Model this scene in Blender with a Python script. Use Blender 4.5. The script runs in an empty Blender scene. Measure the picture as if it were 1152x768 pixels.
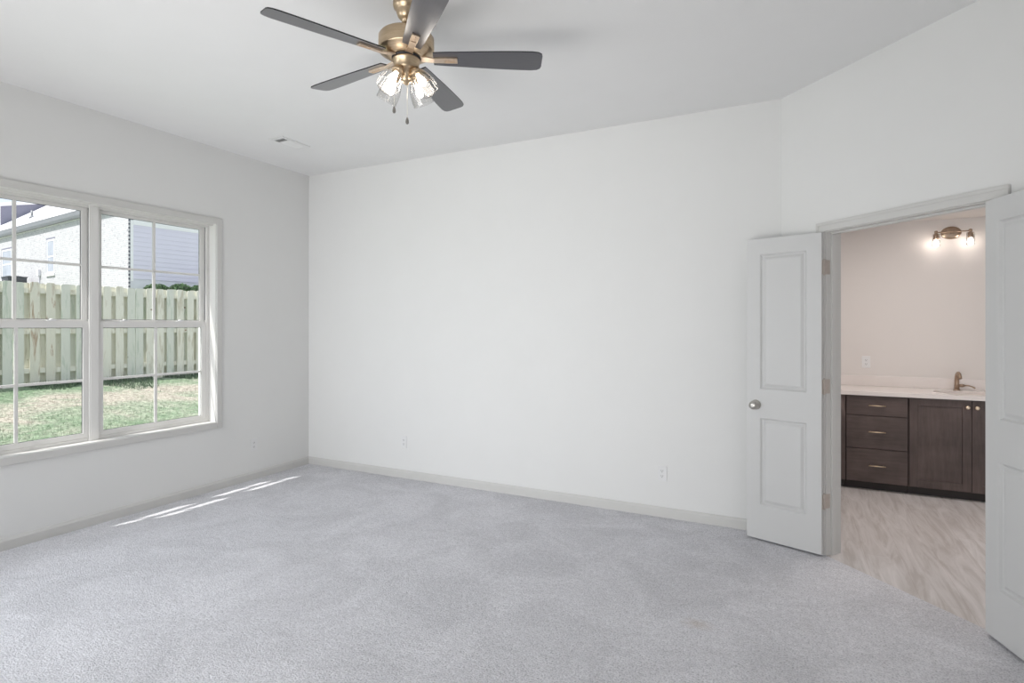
import bpy, bmesh, math, random
from mathutils import Vector, Matrix
random.seed(7)
S = bpy.context.scene
COL = S.collection
R = math.radians

# ------------------------------------------------------------------ camera, world, lights
cam = bpy.data.objects.new('camera', bpy.data.cameras.new('camera'))
COL.objects.link(cam)
cam.location = (0, 0, 1.45)
cam.rotation_euler = (R(90), 0, R(26.7))
cam.data.sensor_width = 36
cam.data.lens = 631 / 1152 * 36
cam.data.shift_y = -18 / 1152
cam.data.clip_start = 0.02
S.camera = cam
vs = S.view_settings
vs.view_transform = 'Standard'
vs.look = 'None'
vs.gamma = 1
vs.use_curve_mapping = False
vs.exposure = 0

w = bpy.data.worlds.new('sky')
S.world = w
w.use_nodes = True
nt = w.node_tree
bg = nt.nodes['Background']
bg.inputs[0].default_value = (0.82, 0.90, 1.0, 1)
bg.inputs[1].default_value = 1.15


def lamp(name, kind, loc, power, color=(1, 1, 1), rot=None, aim=None, **kw):
    d = bpy.data.lights.new(name, kind)
    d.energy = power
    d.color = color
    for k, v in kw.items():
        setattr(d, k, v)
    o = bpy.data.objects.new(name, d)
    COL.objects.link(o)
    o.location = loc
    if aim is not None:
        o.rotation_euler = (Vector(aim) - Vector(loc)).to_track_quat('-Z', 'Y').to_euler()
    elif rot:
        o.rotation_euler = rot
    return o


PA, PB, PC = 7.8, 46.0, 43.0
SUN = Vector((0.235, 0.54, -1.0)).normalized()
lamp('sun', 'SUN', (-20, -20, 30), 7.0, (1.0, 0.97, 0.93), rot=SUN.to_track_quat('-Z', 'Y').to_euler(), angle=R(0.5))
# fill added behind the camera to brighten the back wall
lamp('fill_rear', 'AREA', (-1.2, -1.0, 1.3), PA, (0.95, 0.97, 1.0), aim=(-2.1, 4.31, 0.9),
     shape='RECTANGLE', size=2.6, size_y=1.6, spread=R(75))
# unseen fill added by the left wall for the carpet; no window here
lamp('fill_side', 'AREA', (-4.48, -0.15, 1.45), PB, (0.90, 0.945, 1.0), aim=(-2.7, 2.9, 0.0),
     shape='RECTANGLE', size=1.7, size_y=1.7, spread=R(125))
# low fill added behind the camera, aimed up to lift the ceiling
lamp('fill_low', 'AREA', (-2.0, -0.9, 0.5), PC, (1.0, 0.985, 0.955), aim=(-1.9, 2.6, 3.02),
     shape='RECTANGLE', size=3.2, size_y=1.0, spread=R(130))
lamp('bathroom_fill', 'AREA', (0.80, 4.95, 2.40), 17, (1.0, 0.93, 0.89), rot=(0, 0, 0),  # added bathroom fill with no fixture, lifts the walls and floor
     shape='RECTANGLE', size=1.0, size_y=0.8)

# ------------------------------------------------------------------ materials
def mat(name, color, rough=0.5, metal=0.0, spec=0.5):
    m = bpy.data.materials.new(name)
    m.use_nodes = True
    b = m.node_tree.nodes['Principled BSDF']
    b.inputs['Base Color'].default_value = (*color, 1)
    b.inputs['Roughness'].default_value = rough
    b.inputs['Metallic'].default_value = metal
    b.inputs['Specular IOR Level'].default_value = spec
    return m


def N(m, kind, **kw):
    n = m.node_tree.nodes.new(kind)
    for k, v in kw.items():
        if k in n.inputs:
            n.inputs[k].default_value = v
        else:
            setattr(n, k, v)
    return n


def L(m, a, b):
    m.node_tree.links.new(a, b)


def coords(m, scale=(1, 1, 1), rot=(0, 0, 0)):
    tc = N(m, 'ShaderNodeTexCoord')
    mp = N(m, 'ShaderNodeMapping')
    mp.inputs['Scale'].default_value = scale
    mp.inputs['Rotation'].default_value = rot
    L(m, tc.outputs['Object'], mp.inputs['Vector'])
    return mp.outputs['Vector']


def ramp(m, fac, stops):
    r = N(m, 'ShaderNodeValToRGB')
    e = r.color_ramp.elements
    while len(e) < len(stops):
        e.new(0.5)
    for i, (p, c) in enumerate(stops):
        e[i].position = p
        e[i].color = (*c, 1)
    L(m, fac, r.inputs['Fac'])
    return r.outputs['Color']


def mix(m, fac, a, b, mode='MIX'):
    x = N(m, 'ShaderNodeMix', data_type='RGBA', blend_type=mode)
    for sock, v in ((x.inputs[0], fac), (x.inputs[6], a), (x.inputs[7], b)):
        if hasattr(v, 'links'):
            L(m, v, sock)
        else:
            sock.default_value = v if isinstance(v, (int, float)) else (*v, 1)
    return x.outputs[2]


def noise(m, vec, scale, detail=4, rough=0.6, dist=0.0):
    n = N(m, 'ShaderNodeTexNoise')
    n.inputs['Scale'].default_value = scale
    n.inputs['Detail'].default_value = detail
    n.inputs['Roughness'].default_value = rough
    n.inputs['Distortion'].default_value = dist
    L(m, vec, n.inputs['Vector'])
    return n.outputs['Fac']


def bsdf(m):
    return m.node_tree.nodes['Principled BSDF']


def bump(m, h, strength, distance=0.01):
    b = N(m, 'ShaderNodeBump')
    b.inputs['Strength'].default_value = strength
    b.inputs['Distance'].default_value = distance
    L(m, h, b.inputs['Height'])
    L(m, b.outputs['Normal'], bsdf(m).inputs['Normal'])


def noisy(name, c1, c2, scale=(1, 1, 1), nscale=8, rough=0.5, metal=0.0, lo=0.3, hi=0.7, bstr=0.0, bdist=0.002, spec=0.5):
    m = mat(name, c1, rough, metal, spec)
    v = coords(m, scale)
    f = noise(m, v, nscale)
    L(m, ramp(m, f, [(lo, c1), (hi, c2)]), bsdf(m).inputs['Base Color'])
    if bstr:
        bump(m, f, bstr, bdist)
    return m


def paint(name, c, rough=0.6, spec=0.3):
    c2 = tuple(min(1, x * 1.015) for x in c)
    return noisy(name, c, c2, nscale=3, rough=rough, spec=spec)


M = {}
M['wall'] = paint('wall_paint', (0.80, 0.80, 0.79), 0.8, 0.15)
M['ceil'] = paint('ceiling_paint', (0.84, 0.84, 0.84), 0.9, 0.1)
M['trim'] = paint('greige_trim_paint', (0.65, 0.643, 0.625), 0.45, 0.4)
M['door'] = paint('door_paint', (0.635, 0.635, 0.63), 0.45, 0.4)
M['vinyl'] = paint('white_vinyl', (0.78, 0.77, 0.75), 0.4, 0.4)
M['sashdark'] = mat('dark_weatherstrip', (0.06, 0.06, 0.07), 0.7)
M['bathwall'] = paint('bathroom_wall_paint', (0.76, 0.725, 0.70), 0.8, 0.15)
M['plastic'] = paint('white_plastic', (0.80, 0.80, 0.80), 0.35, 0.5)
M['slot'] = mat('dark_slot', (0.03, 0.03, 0.03), 0.8)
M['vent_shadow'] = mat('grey_vent_shade', (0.30, 0.30, 0.30), 0.8)  # flat grey standing in for the shade behind the vent slats
M['nickel'] = noisy('satin_nickel', (0.50, 0.48, 0.45), (0.58, 0.56, 0.53), nscale=40, rough=0.28, metal=1)
M['hinge'] = noisy('hinge_nickel', (0.52, 0.47, 0.43), (0.58, 0.53, 0.49), nscale=40, rough=0.45, metal=0.6)
M['brass'] = noisy('brushed_brass', (0.50, 0.385, 0.255), (0.60, 0.47, 0.33), scale=(1, 1, 14), nscale=20, rough=0.36, metal=1)
M['iron'] = noisy('pale_brushed_brass', (0.66, 0.53, 0.41), (0.74, 0.61, 0.48), nscale=20, rough=0.42, metal=1)
M['bronze'] = noisy('champagne_bronze', (0.36, 0.27, 0.20), (0.44, 0.34, 0.26), nscale=30, rough=0.33, metal=1)
M['goldpull'] = noisy('pale_gold', (0.78, 0.62, 0.45), (0.86, 0.70, 0.52), nscale=30, rough=0.3, metal=1)
M['black'] = mat('dark_metal', (0.03, 0.03, 0.035), 0.5)
M['fob'] = mat('dark_grey_fob', (0.16, 0.15, 0.14), 0.5)
M['chain'] = mat('pull_chain_metal', (0.75, 0.72, 0.66), 0.35, 0.7)
M['blade'] = noisy('charcoal_blade', (0.042, 0.041, 0.050), (0.056, 0.054, 0.064), scale=(2, 30, 30), nscale=4, rough=0.30, spec=0.6)
bsdf(M['blade']).inputs['Coat Weight'].default_value = 1.0
bsdf(M['blade']).inputs['Coat Roughness'].default_value = 0.30
M['blade_edge'] = mat('black_blade_edge', (0.012, 0.012, 0.014), 0.5)


def glass_mat(name, refl=0.9, tint=(1, 1, 1), base=0.0, rough=0.02):
    """clear sheet: transparent straight through, Fresnel reflection on top"""
    m = bpy.data.materials.new(name)
    m.use_nodes = True
    t = m.node_tree
    t.nodes.remove(t.nodes['Principled BSDF'])
    out = t.nodes['Material Output']
    tr = N(m, 'ShaderNodeBsdfTransparent')
    tr.inputs['Color'].default_value = (*tint, 1)
    gl = N(m, 'ShaderNodeBsdfGlossy')
    gl.inputs['Roughness'].default_value = rough
    lw = N(m, 'ShaderNodeLayerWeight')
    fr = N(m, 'ShaderNodeMath', operation='POWER')
    L(m, lw.outputs['Facing'], fr.inputs[0])
    lw.inputs['Blend'].default_value = 0.5
    fr.inputs[1].default_value = 3.0
    ma = N(m, 'ShaderNodeMath', operation='MULTIPLY_ADD')
    ma.inputs[1].default_value = refl
    ma.inputs[2].default_value = base
    ma.use_clamp = True
    L(m, fr.outputs[0], ma.inputs[0])
    mx = N(m, 'ShaderNodeMixShader')
    L(m, ma.outputs[0], mx.inputs[0])
    L(m, tr.outputs[0], mx.inputs[1])
    L(m, gl.outputs[0], mx.inputs[2])
    L(m, mx.outputs[0], out.inputs['Surface'])
    return m


M['pane'] = glass_mat('window_glass', 0.5, (0.98, 0.985, 0.985), 0.02)
M['shade'] = glass_mat('clear_shade_glass', 0.7, (0.96, 0.955, 0.95), 0.035, 0.05)


def emit(name, c, s):
    m = bpy.data.materials.new(name)
    m.use_nodes = True
    b = bsdf(m)
    b.inputs['Base Color'].default_value = (*c, 1)
    b.inputs['Emission Color'].default_value = (*c, 1)
    b.inputs['Emission Strength'].default_value = s
    return m


M['bulb'] = emit('lit_bulb', (1.0, 0.94, 0.86), 13)
M['vbulb'] = emit('lit_vanity_bulb', (1.0, 0.90, 0.82), 20)

# carpet
m = M['carpet'] = mat('grey_carpet', (0.4, 0.4, 0.42), 0.95, 0, 0.1)
v = coords(m)
fine = noise(m, v, 125, 3, 0.65)
mid = noise(m, v, 36, 5, 0.75)
big = noise(m, v, 2.2, 6, 0.68, 0.8)
c = ramp(m, fine, [(0.30, (0.22, 0.215, 0.235)), (0.48, (0.72, 0.715, 0.755)), (0.68, (0.99, 0.985, 1.0))])
c = mix(m, 0.45, c, ramp(m, mid, [(0.33, (0.58, 0.575, 0.605)), (0.62, (0.90, 0.895, 0.935))]))
c2 = mix(m, 1.0, c, ramp(m, big, [(0.38, (0.93, 0.93, 0.93)), (0.60, (1.07, 1.07, 1.07))]), 'MULTIPLY')
# a faint tan stain on the carpet
tc = N(m, 'ShaderNodeTexCoord')
mp = N(m, 'ShaderNodeMapping', vector_type='POINT')
mp.inputs['Location'].default_value = (0.42 * 6, -2.84 * 9, 0)
mp.inputs['Scale'].default_value = (6, 9, 1)
L(m, tc.outputs['Object'], mp.inputs['Vector'])
ln = N(m, 'ShaderNodeVectorMath', operation='LENGTH')
L(m, mp.outputs['Vector'], ln.inputs[0])
sub = N(m, 'ShaderNodeMath', operation='MULTIPLY_ADD')
L(m, mid, sub.inputs[0])
sub.inputs[1].default_value = 0.8
L(m, ln.outputs['Value'], sub.inputs[2])
st = ramp(m, sub.outputs[0], [(0.45, (0.35, 0.35, 0.35)), (0.95, (0, 0, 0))])
c3 = mix(m, st, c2, (0.52, 0.42, 0.34))
L(m, c3, bsdf(m).inputs['Base Color'])
hm = N(m, 'ShaderNodeMath', operation='ADD')
L(m, fine, hm.inputs[0])
L(m, mid, hm.inputs[1])
bump(m, hm.outputs[0], 0.7, 0.012)

# bathroom floor: pale streaked wood-look plank tile running along Y
m = M['tile'] = mat('pale_plank_tile', (0.6, 0.55, 0.52), 0.35, 0, 0.4)
v = coords(m, (1, 1, 1), (0, 0, R(90)))
br = N(m, 'ShaderNodeTexBrick')
br.inputs['Scale'].default_value = 1
br.inputs['Brick Width'].default_value = 1.2
br.inputs['Row Height'].default_value = 0.2
br.inputs['Mortar Size'].default_value = 0.0012
br.inputs['Color1'].default_value = (0.66, 0.625, 0.61, 1)
br.inputs['Color2'].default_value = (0.72, 0.69, 0.68, 1)
br.inputs['Mortar'].default_value = (0.56, 0.51, 0.48, 1)
L(m, v, br.inputs['Vector'])
v2 = coords(m, (9, 1.1, 1))
s1 = noise(m, v2, 1.6, 5, 0.62, 1.2)
c = mix(m, 1.0, br.outputs['Color'], ramp(m, s1, [(0.36, (0.80, 0.78, 0.76)), (0.52, (0.98, 0.98, 0.98)), (0.66, (1.10, 1.10, 1.11))]), 'MULTIPLY')
L(m, c, bsdf(m).inputs['Base Color'])

# stained cabinet wood
def cabinet_wood(name, scale):
    m = mat(name, (0.1, 0.07, 0.06), 0.42, 0, 0.4)
    v = coords(m, scale)
    g = noise(m, v, 6, 6, 0.65, 0.4)
    b = noise(m, coords(m), 3.5, 3, 0.6)
    c = ramp(m, g, [(0.3, (0.082, 0.061, 0.056)), (0.7, (0.118, 0.089, 0.082))])
    c = mix(m, 1.0, c, ramp(m, b, [(0.35, (0.78, 0.78, 0.78)), (0.65, (1.18, 1.16, 1.15))]), 'MULTIPLY')
    L(m, c, bsdf(m).inputs['Base Color'])
    return m


M['cab'] = cabinet_wood('taupe_stained_wood', (8, 8, 0.8))
M['cabh'] = cabinet_wood('taupe_stained_wood_across', (0.8, 8, 8))
M['cabdark'] = mat('dark_toe_kick', (0.032, 0.025, 0.023), 0.6)
M['counter'] = noisy('cultured_marble', (0.80, 0.745, 0.715), (0.85, 0.80, 0.775), nscale=5, rough=0.22)

# outdoors
def lawn_patches(m):
    # noise, with a worn tan strip running parallel to the fence
    tc = N(m, 'ShaderNodeTexCoord')
    sp = N(m, 'ShaderNodeSeparateXYZ')
    L(m, tc.outputs['Object'], sp.inputs[0])
    a1 = N(m, 'ShaderNodeMath', operation='ADD')
    a1.inputs[1].default_value = 10.1
    L(m, sp.outputs[0], a1.inputs[0])
    ab = N(m, 'ShaderNodeMath', operation='ABSOLUTE')
    L(m, a1.outputs[0], ab.inputs[0])
    fa = N(m, 'ShaderNodeMapRange', interpolation_type='SMOOTHSTEP')
    L(m, ab.outputs[0], fa.inputs['Value'])
    fa.inputs['From Min'].default_value = 0.2
    fa.inputs['From Max'].default_value = 1.7
    fa.inputs['To Min'].default_value = 0.085
    fa.inputs['To Max'].default_value = -0.07
    ad = N(m, 'ShaderNodeMath', operation='ADD')
    L(m, noise(m, tc.outputs['Object'], 0.8, 6, 0.72, 0.6), ad.inputs[0])
    L(m, fa.outputs[0], ad.inputs[1])
    return ad.outputs[0]


m = M['lawn'] = mat('lawn_ground', (0.2, 0.3, 0.15), 1.0, 0, 0.05)
v = coords(m)
a = lawn_patches(m)
b = noise(m, coords(m, (1, 1, 1)), 14, 5, 0.8)
c = ramp(m, a, [(0.36, (0.215, 0.295, 0.19)), (0.50, (0.34, 0.375, 0.285)), (0.62, (0.46, 0.42, 0.355))])
c = mix(m, 1.0, c, ramp(m, b, [(0.36, (0.45, 0.45, 0.45)), (0.62, (1.25, 1.25, 1.25))]), 'MULTIPLY')
L(m, c, bsdf(m).inputs['Base Color'])
bump(m, b, 0.8, 0.05)
m = M['grass'] = mat('grass_blades', (0.17, 0.28, 0.12), 0.8, 0, 0.1)
c = ramp(m, lawn_patches(m), [(0.36, (0.225, 0.315, 0.20)), (0.50, (0.35, 0.39, 0.295)), (0.62, (0.48, 0.44, 0.375))])
L(m, c, bsdf(m).inputs['Base Color'])


M['tallgrass'] = noisy('grass_and_fence_shadow', (0.045, 0.085, 0.045), (0.10, 0.15, 0.085), nscale=3, rough=0.8)  # longer grass, with the fence's shadow mixed into its dark green


def fence_wood(name, base, streak, amount):
    m = mat(name, base, 0.8, 0, 0.2)
    oi = N(m, 'ShaderNodeObjectInfo')
    tc = N(m, 'ShaderNodeTexCoord')
    ad = N(m, 'ShaderNodeVectorMath', operation='ADD')
    sc = N(m, 'ShaderNodeVectorMath', operation='SCALE')
    cb = N(m, 'ShaderNodeCombineXYZ')
    L(m, oi.outputs['Random'], cb.inputs[0])
    L(m, oi.outputs['Random'], cb.inputs[2])
    L(m, cb.outputs[0], sc.inputs[0])
    sc.inputs['Scale'].default_value = 37
    L(m, tc.outputs['Object'], ad.inputs[0])
    L(m, sc.outputs[0], ad.inputs[1])
    mp = N(m, 'ShaderNodeMapping')
    mp.inputs['Scale'].default_value = (9, 9, 1.1)
    L(m, ad.outputs[0], mp.inputs['Vector'])
    g = noise(m, mp.outputs[0], 1.5, 5, 0.6, 0.8)
    c = ramp(m, g, [(0.30, base), (0.52, tuple(x * 1.08 for x in base)), (0.64, streak)])
    c = mix(m, amount, base, c)
    vo = N(m, 'ShaderNodeTexVoronoi')
    vo.inputs['Scale'].default_value = 2.6
    L(m, ad.outputs[0], vo.inputs['Vector'])
    k = ramp(m, vo.outputs['Distance'], [(0.035, (1, 1, 1)), (0.06, (0, 0, 0))])
    c = mix(m, k, c, (0.22, 0.15, 0.09))
    L(m, c, bsdf(m).inputs['Base Color'])
    return m


M['fence1'] = fence_wood('treated_pine_green', (0.60, 0.605, 0.54), (0.46, 0.51, 0.42), 0.9)
M['fence2'] = fence_wood('treated_pine_cream', (0.67, 0.655, 0.57), (0.52, 0.48, 0.38), 0.9)
M['fence3'] = fence_wood('treated_pine_brown_streaked', (0.62, 0.60, 0.51), (0.36, 0.25, 0.17), 1.0)

m = M['brick'] = mat('white_painted_brick', (0.85, 0.85, 0.84), 0.85, 0, 0.1)
tc = N(m, 'ShaderNodeTexCoord')
sp = N(m, 'ShaderNodeSeparateXYZ')
cb = N(m, 'ShaderNodeCombineXYZ')
L(m, tc.outputs['Object'], sp.inputs[0])
ay = N(m, 'ShaderNodeMath', operation='ADD')
L(m, sp.outputs[0], ay.inputs[0])
L(m, sp.outputs[1], ay.inputs[1])
L(m, ay.outputs[0], cb.inputs[0])
L(m, sp.outputs[2], cb.inputs[1])
br = N(m, 'ShaderNodeTexBrick')
br.inputs['Scale'].default_value = 1
br.inputs['Brick Width'].default_value = 0.21
br.inputs['Row Height'].default_value = 0.075
br.inputs['Mortar Size'].default_value = 0.006
br.inputs['Color1'].default_value = (0.54, 0.53, 0.55, 1)
br.inputs['Color2'].default_value = (0.62, 0.61, 0.62, 1)
br.inputs['Mortar'].default_value = (0.42, 0.41, 0.45, 1)
L(m, cb.outputs[0], br.inputs['Vector'])
sp_ = ramp(m, noise(m, cb.outputs[0], 9, 3, 0.6), [(0.32, (0.50, 0.50, 0.56)), (0.40, (1, 1, 1))])
L(m, mix(m, 1.0, br.outputs['Color'], sp_, 'MULTIPLY'), bsdf(m).inputs['Base Color'])
M['siding'] = noisy('lavender_grey_siding', (0.73, 0.69, 0.80), (0.76, 0.72, 0.83), nscale=2, rough=0.6)
M['house_trim'] = noisy('house_white_trim', (0.90, 0.88, 0.89), (0.93, 0.91, 0.92), nscale=3, rough=0.5)
M['gutter'] = noisy('grey_gutter', (0.20, 0.205, 0.22), (0.23, 0.235, 0.25), nscale=3, rough=0.45)
M['roof'] = noisy('pale_shingles', (0.52, 0.52, 0.55), (0.62, 0.62, 0.65), scale=(1, 3, 3), nscale=9, rough=0.9)
M['gable_and_shade'] = noisy('slate_siding_and_reveal_shade', (0.22, 0.215, 0.28), (0.25, 0.245, 0.31), scale=(1, 1, 8), nscale=3, rough=0.7)  # dormer siding, also the painted shadow strips round the house windows
M['housepane'] = noisy('house_window_glass', (0.34, 0.36, 0.42), (0.48, 0.50, 0.57), nscale=2, rough=0.15)
M['darkbox'] = noisy('dark_grey_metal', (0.055, 0.06, 0.075), (0.085, 0.09, 0.105), nscale=10, rough=0.5)
M['foundation'] = noisy('pale_foundation', (0.72, 0.70, 0.76), (0.78, 0.76, 0.82), nscale=5, rough=0.9)
M['tooth_shade'] = mat('painted_tooth_shade', (0.10, 0.10, 0.13), 0.9)  # shadow between the brick teeth as a flat dark colour
M['leaf'] = noisy('shrub_leaves', (0.035, 0.085, 0.03), (0.10, 0.19, 0.07), nscale=6, rough=0.6)

# ------------------------------------------------------------------ mesh helpers
def bx(bm, x0, x1, y0, y1, z0, z1, mi=0, M4=None):
    vs_ = [Vector((x, y, z)) for z in (z0, z1) for y in (y0, y1) for x in (x0, x1)]
    if M4 is not None:
        vs_ = [M4 @ p for p in vs_]
    b = [bm.verts.new(p) for p in vs_]
    for q in ((0, 2, 3, 1), (4, 5, 7, 6), (0, 1, 5, 4), (2, 6, 7, 3), (0, 4, 6, 2), (1, 3, 7, 5)):
        bm.faces.new([b[i] for i in q]).material_index = mi


def prism(bm, pts, z0, z1, mi=0):
    lo = [bm.verts.new((p[0], p[1], z0)) for p in pts]
    hi = [bm.verts.new((p[0], p[1], z1)) for p in pts]
    n = len(pts)
    bm.faces.new(lo[::-1]).material_index = mi
    bm.faces.new(hi).material_index = mi
    for i in range(n):
        bm.faces.new((lo[i], lo[(i + 1) % n], hi[(i + 1) % n], hi[i])).material_index = mi


def hull(bm, ptsA, ptsB, mi=0):
    """solid between two matching loops"""
    a = [bm.verts.new(p) for p in ptsA]
    b = [bm.verts.new(p) for p in ptsB]
    n = len(a)
    bm.faces.new(a[::-1]).material_index = mi
    bm.faces.new(b).material_index = mi
    for i in range(n):
        bm.faces.new((a[i], a[(i + 1) % n], b[(i + 1) % n], b[i])).material_index = mi


def lathe(bm, prof, seg=32, M4=None, mi=0, cap=True):
    """prof: list of (r, z)"""
    rings = []
    for r, z in prof:
        ring = []
        for i in range(seg):
            a = 2 * math.pi * i / seg
            p = Vector((r * math.cos(a), r * math.sin(a), z))
            ring.append(bm.verts.new(M4 @ p if M4 is not None else p))
        rings.append(ring)
    for a, b in zip(rings, rings[1:]):
        for i in range(seg):
            f = bm.faces.new((a[i], a[(i + 1) % seg], b[(i + 1) % seg], b[i]))
            f.material_index = mi
            f.smooth = True
    if cap:
        bm.faces.new(rings[0][::-1]).material_index = mi
        bm.faces.new(rings[-1]).material_index = mi


def tube(bm, pts, rad, seg=12, mi=0):
    pts = [Vector(p) for p in pts]
    rads = rad if isinstance(rad, (list, tuple)) else [rad] * len(pts)
    rings = []
    up = None
    for i, p in enumerate(pts):
        d = (pts[min(i + 1, len(pts) - 1)] - pts[max(i - 1, 0)]).normalized()
        if up is None:
            up = Vector((0, 0, 1)) if abs(d.z) < 0.9 else Vector((1, 0, 0))
        x = d.cross(up).normalized()
        y = x.cross(d).normalized()
        up = y
        rings.append([bm.verts.new(p + (x * math.cos(2 * math.pi * k / seg) + y * math.sin(2 * math.pi * k / seg)) * rads[i]) for k in range(seg)])
    for a, b in zip(rings, rings[1:]):
        for k in range(seg):
            f = bm.faces.new((a[k], a[(k + 1) % seg], b[(k + 1) % seg], b[k]))
            f.smooth = True
            f.material_index = mi
    bm.faces.new(rings[0][::-1]).material_index = mi
    bm.faces.new(rings[-1]).material_index = mi


def obj(name, bm, mats, parent=None, loc=None, rot=None, bevel=0.0, segs=2, auto=False):
    bmesh.ops.recalc_face_normals(bm, faces=bm.faces)
    me = bpy.data.meshes.new(name)
    bm.to_mesh(me)
    bm.free()
    for x in (mats if isinstance(mats, (list, tuple)) else [mats]):
        me.materials.append(M[x])
    o = bpy.data.objects.new(name, me)
    COL.objects.link(o)
    if parent is not None:
        o.parent = parent
    if loc is not None:
        o.location = loc
    if rot is not None:
        o.rotation_euler = rot
    if bevel:
        b = o.modifiers.new('bevel', 'BEVEL')
        b.width = bevel
        b.segments = segs
        b.limit_method = 'ANGLE'
    return o


def B():
    return bmesh.new()


def tag(o, label=None, cat=None, group=None, kind=None):
    for k, v_ in (('label', label), ('category', cat), ('group', group), ('kind', kind)):
        if v_:
            o[k] = v_
    return o


def empty(name, loc, rz=0, **kw):
    o = bpy.data.objects.new(name, None)
    COL.objects.link(o)
    o.location = loc
    o.rotation_euler = (0, 0, rz)
    o.empty_display_size = 0.1
    return tag(o, **kw)


def struct(name, bm, mats, label, cat, parent=None, bevel=0.0):
    o = obj(name, bm, mats, parent, bevel=bevel)
    return tag(o, label, cat, kind='structure')


def copy_tree(o, parent=None):
    c = o.copy()
    COL.objects.link(c)
    if parent is not None:
        c.parent = parent
    for ch in [k for k in COL.objects if k.parent == o]:
        copy_tree(ch, c)
    return c


# ------------------------------------------------------------------ room shell
XL, YB, H = -4.56, 4.31, 3.02
XR, YR = 1.65, -1.25
T = 0.115
WT = 0.24                      # window wall
K = Vector((-0.08, 4.31, 0))   # corner of back wall and angled wall
D = Vector((1, -1, 0)).normalized()
NB = Vector((1, 1, 0)).normalized()   # towards the bathroom
S0, S1, DH = 0.368, 1.313, 2.038      # door opening along the angled wall
SE = (XR - K.x) / D.x                 # end of the angled wall


def dia(s, n=0.0):
    p = K + D * s + NB * n
    return (p.x, p.y)


# floors
bm = B()
prism(bm, [(XL - WT, YR), (XR, YR), dia(SE), dia(0), (-0.08, YB + 0.02), (XL - WT, YB + 0.02)], -0.12, 0.0)
struct('floor', bm, 'carpet', 'grey cut pile bedroom carpet', 'floor')
BY = 6.36
bm = B()
prism(bm, [dia(0.0), dia(SE), (2.9, dia(SE)[1]), (2.9, BY), (-0.08, BY)], -0.12, 0.0)
struct('floor_bathroom', bm, 'tile', 'pale streaked plank tile floor beyond the doorway', 'floor')
# ceilings
bm = B()
prism(bm, [(XL - WT, YR - T), (XR + T, YR - T), dia(SE, 0.05), dia(0, 0.05), (-0.08, YB + T), (XL - WT, YB + T)], H, H + 0.15)
struct('ceiling', bm, 'ceil', 'flat white bedroom ceiling', 'ceiling')
bm = B()
prism(bm, [dia(0.0, T), dia(SE, T), (2.9, dia(SE)[1]), (2.9, BY), (-0.032, BY)], 2.42, 2.5)
struct('ceiling_bathroom', bm, 'bathwall', 'bathroom ceiling seen above the light', 'ceiling')

# window wall
WY0, WY1, WZ0, WZ1 = 1.40, 3.25, 0.595, 2.345
bm = B()
bx(bm, XL - WT, XL, YR, WY0, 0, H)
bx(bm, XL - WT, XL, WY1, YB, 0, H)
bx(bm, XL - WT, XL, WY0, WY1, 0, WZ0)
bx(bm, XL - WT, XL, WY0, WY1, WZ1, H)
struct('wall_left', bm, 'wall', 'white wall with the double window', 'wall')
bm = B()
prism(bm, [(XL - WT, YB), (K.x, YB), (-0.032, YB + T), (XL - WT, YB + T)], 0, H)
struct('wall_back', bm, 'wall', 'long plain white back wall', 'wall')
bm = B()
for s0, s1, z0, z1 in ((0, S0 - 0.018, 0, H), (S1 + 0.018, SE, 0, H), (S0 - 0.018, S1 + 0.018, DH + 0.018, H)):
    a0 = 0.0477 / math.sqrt(2) * 0 if s0 else 0
    if s0 == 0:
        prism(bm, [dia(0), dia(s1), dia(s1, T), (-0.032, YB + T)], z0, z1)
    else:
        prism(bm, [dia(s0), dia(s1), dia(s1, T), dia(s0, T)], z0, z1)
struct('wall_right', bm, 'wall', 'white angled wall with the double doorway', 'wall')
bm = B()
bx(bm, XR, XR + T, YR, dia(SE)[1], 0, H)
struct('wall_side', bm, 'wall', 'side wall out of view on the right', 'wall')
bm = B()
bx(bm, XL - WT, XR + T, YR - T, YR, 0, H)
struct('wall_rear', bm, 'wall', 'rear wall behind the camera', 'wall')
# bathroom walls
bm = B()
bx(bm, -0.15, 2.9, BY, BY + T, 0, 2.5)
struct('wall_bathroom_back', bm, 'bathwall', 'bathroom wall behind the vanity', 'wall')
bm = B()
bx(bm, -0.147, -0.032, YB + T, BY, 0, 2.5)
struct('wall_bathroom_left', bm, 'bathwall', 'bathroom side wall at the vanity end', 'wall')
bm = B()
bx(bm, 2.9, 3.0, dia(SE)[1], BY + T, 0, 2.5)
struct('wall_bathroom_right', bm, 'bathwall', 'bathroom far right wall', 'wall')

# baseboards with a stepped top
def base_profile(bm, p0, p1, nrm):
    p0, p1, nrm = Vector(p0), Vector(p1), Vector(nrm)
    prof = [(0, 0), (0.014, 0), (0.014, 0.058), (0.010, 0.066), (0.006, 0.074), (0, 0.076)]
    A = [Vector((p0.x, p0.y, 0)) + nrm * a + Vector((0, 0, z)) for a, z in prof]
    Bp = [Vector((p1.x, p1.y, 0)) + nrm * a + Vector((0, 0, z)) for a, z in prof]
    hull(bm, A, Bp)


bm = B()
base_profile(bm, (XL, YR, 0), (XL, YB, 0), (1, 0, 0))
struct('baseboard_left', bm, 'trim', 'greige baseboard under the window', 'baseboard')
bm = B()
base_profile(bm, (XL + 0.014, YB, 0), (K.x - 0.006, YB, 0), (0, -1, 0))
struct('baseboard_back', bm, 'trim', 'greige baseboard along the back wall', 'baseboard')
bm = B()
base_profile(bm, (*dia(0.006), 0), (*dia(S0 - 0.063), 0), -NB)
base_profile(bm, (*dia(S1 + 0.063), 0), (*dia(SE - 0.02), 0), -NB)
struct('baseboard_right', bm, 'trim', 'greige baseboard on the angled wall', 'baseboard')

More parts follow.
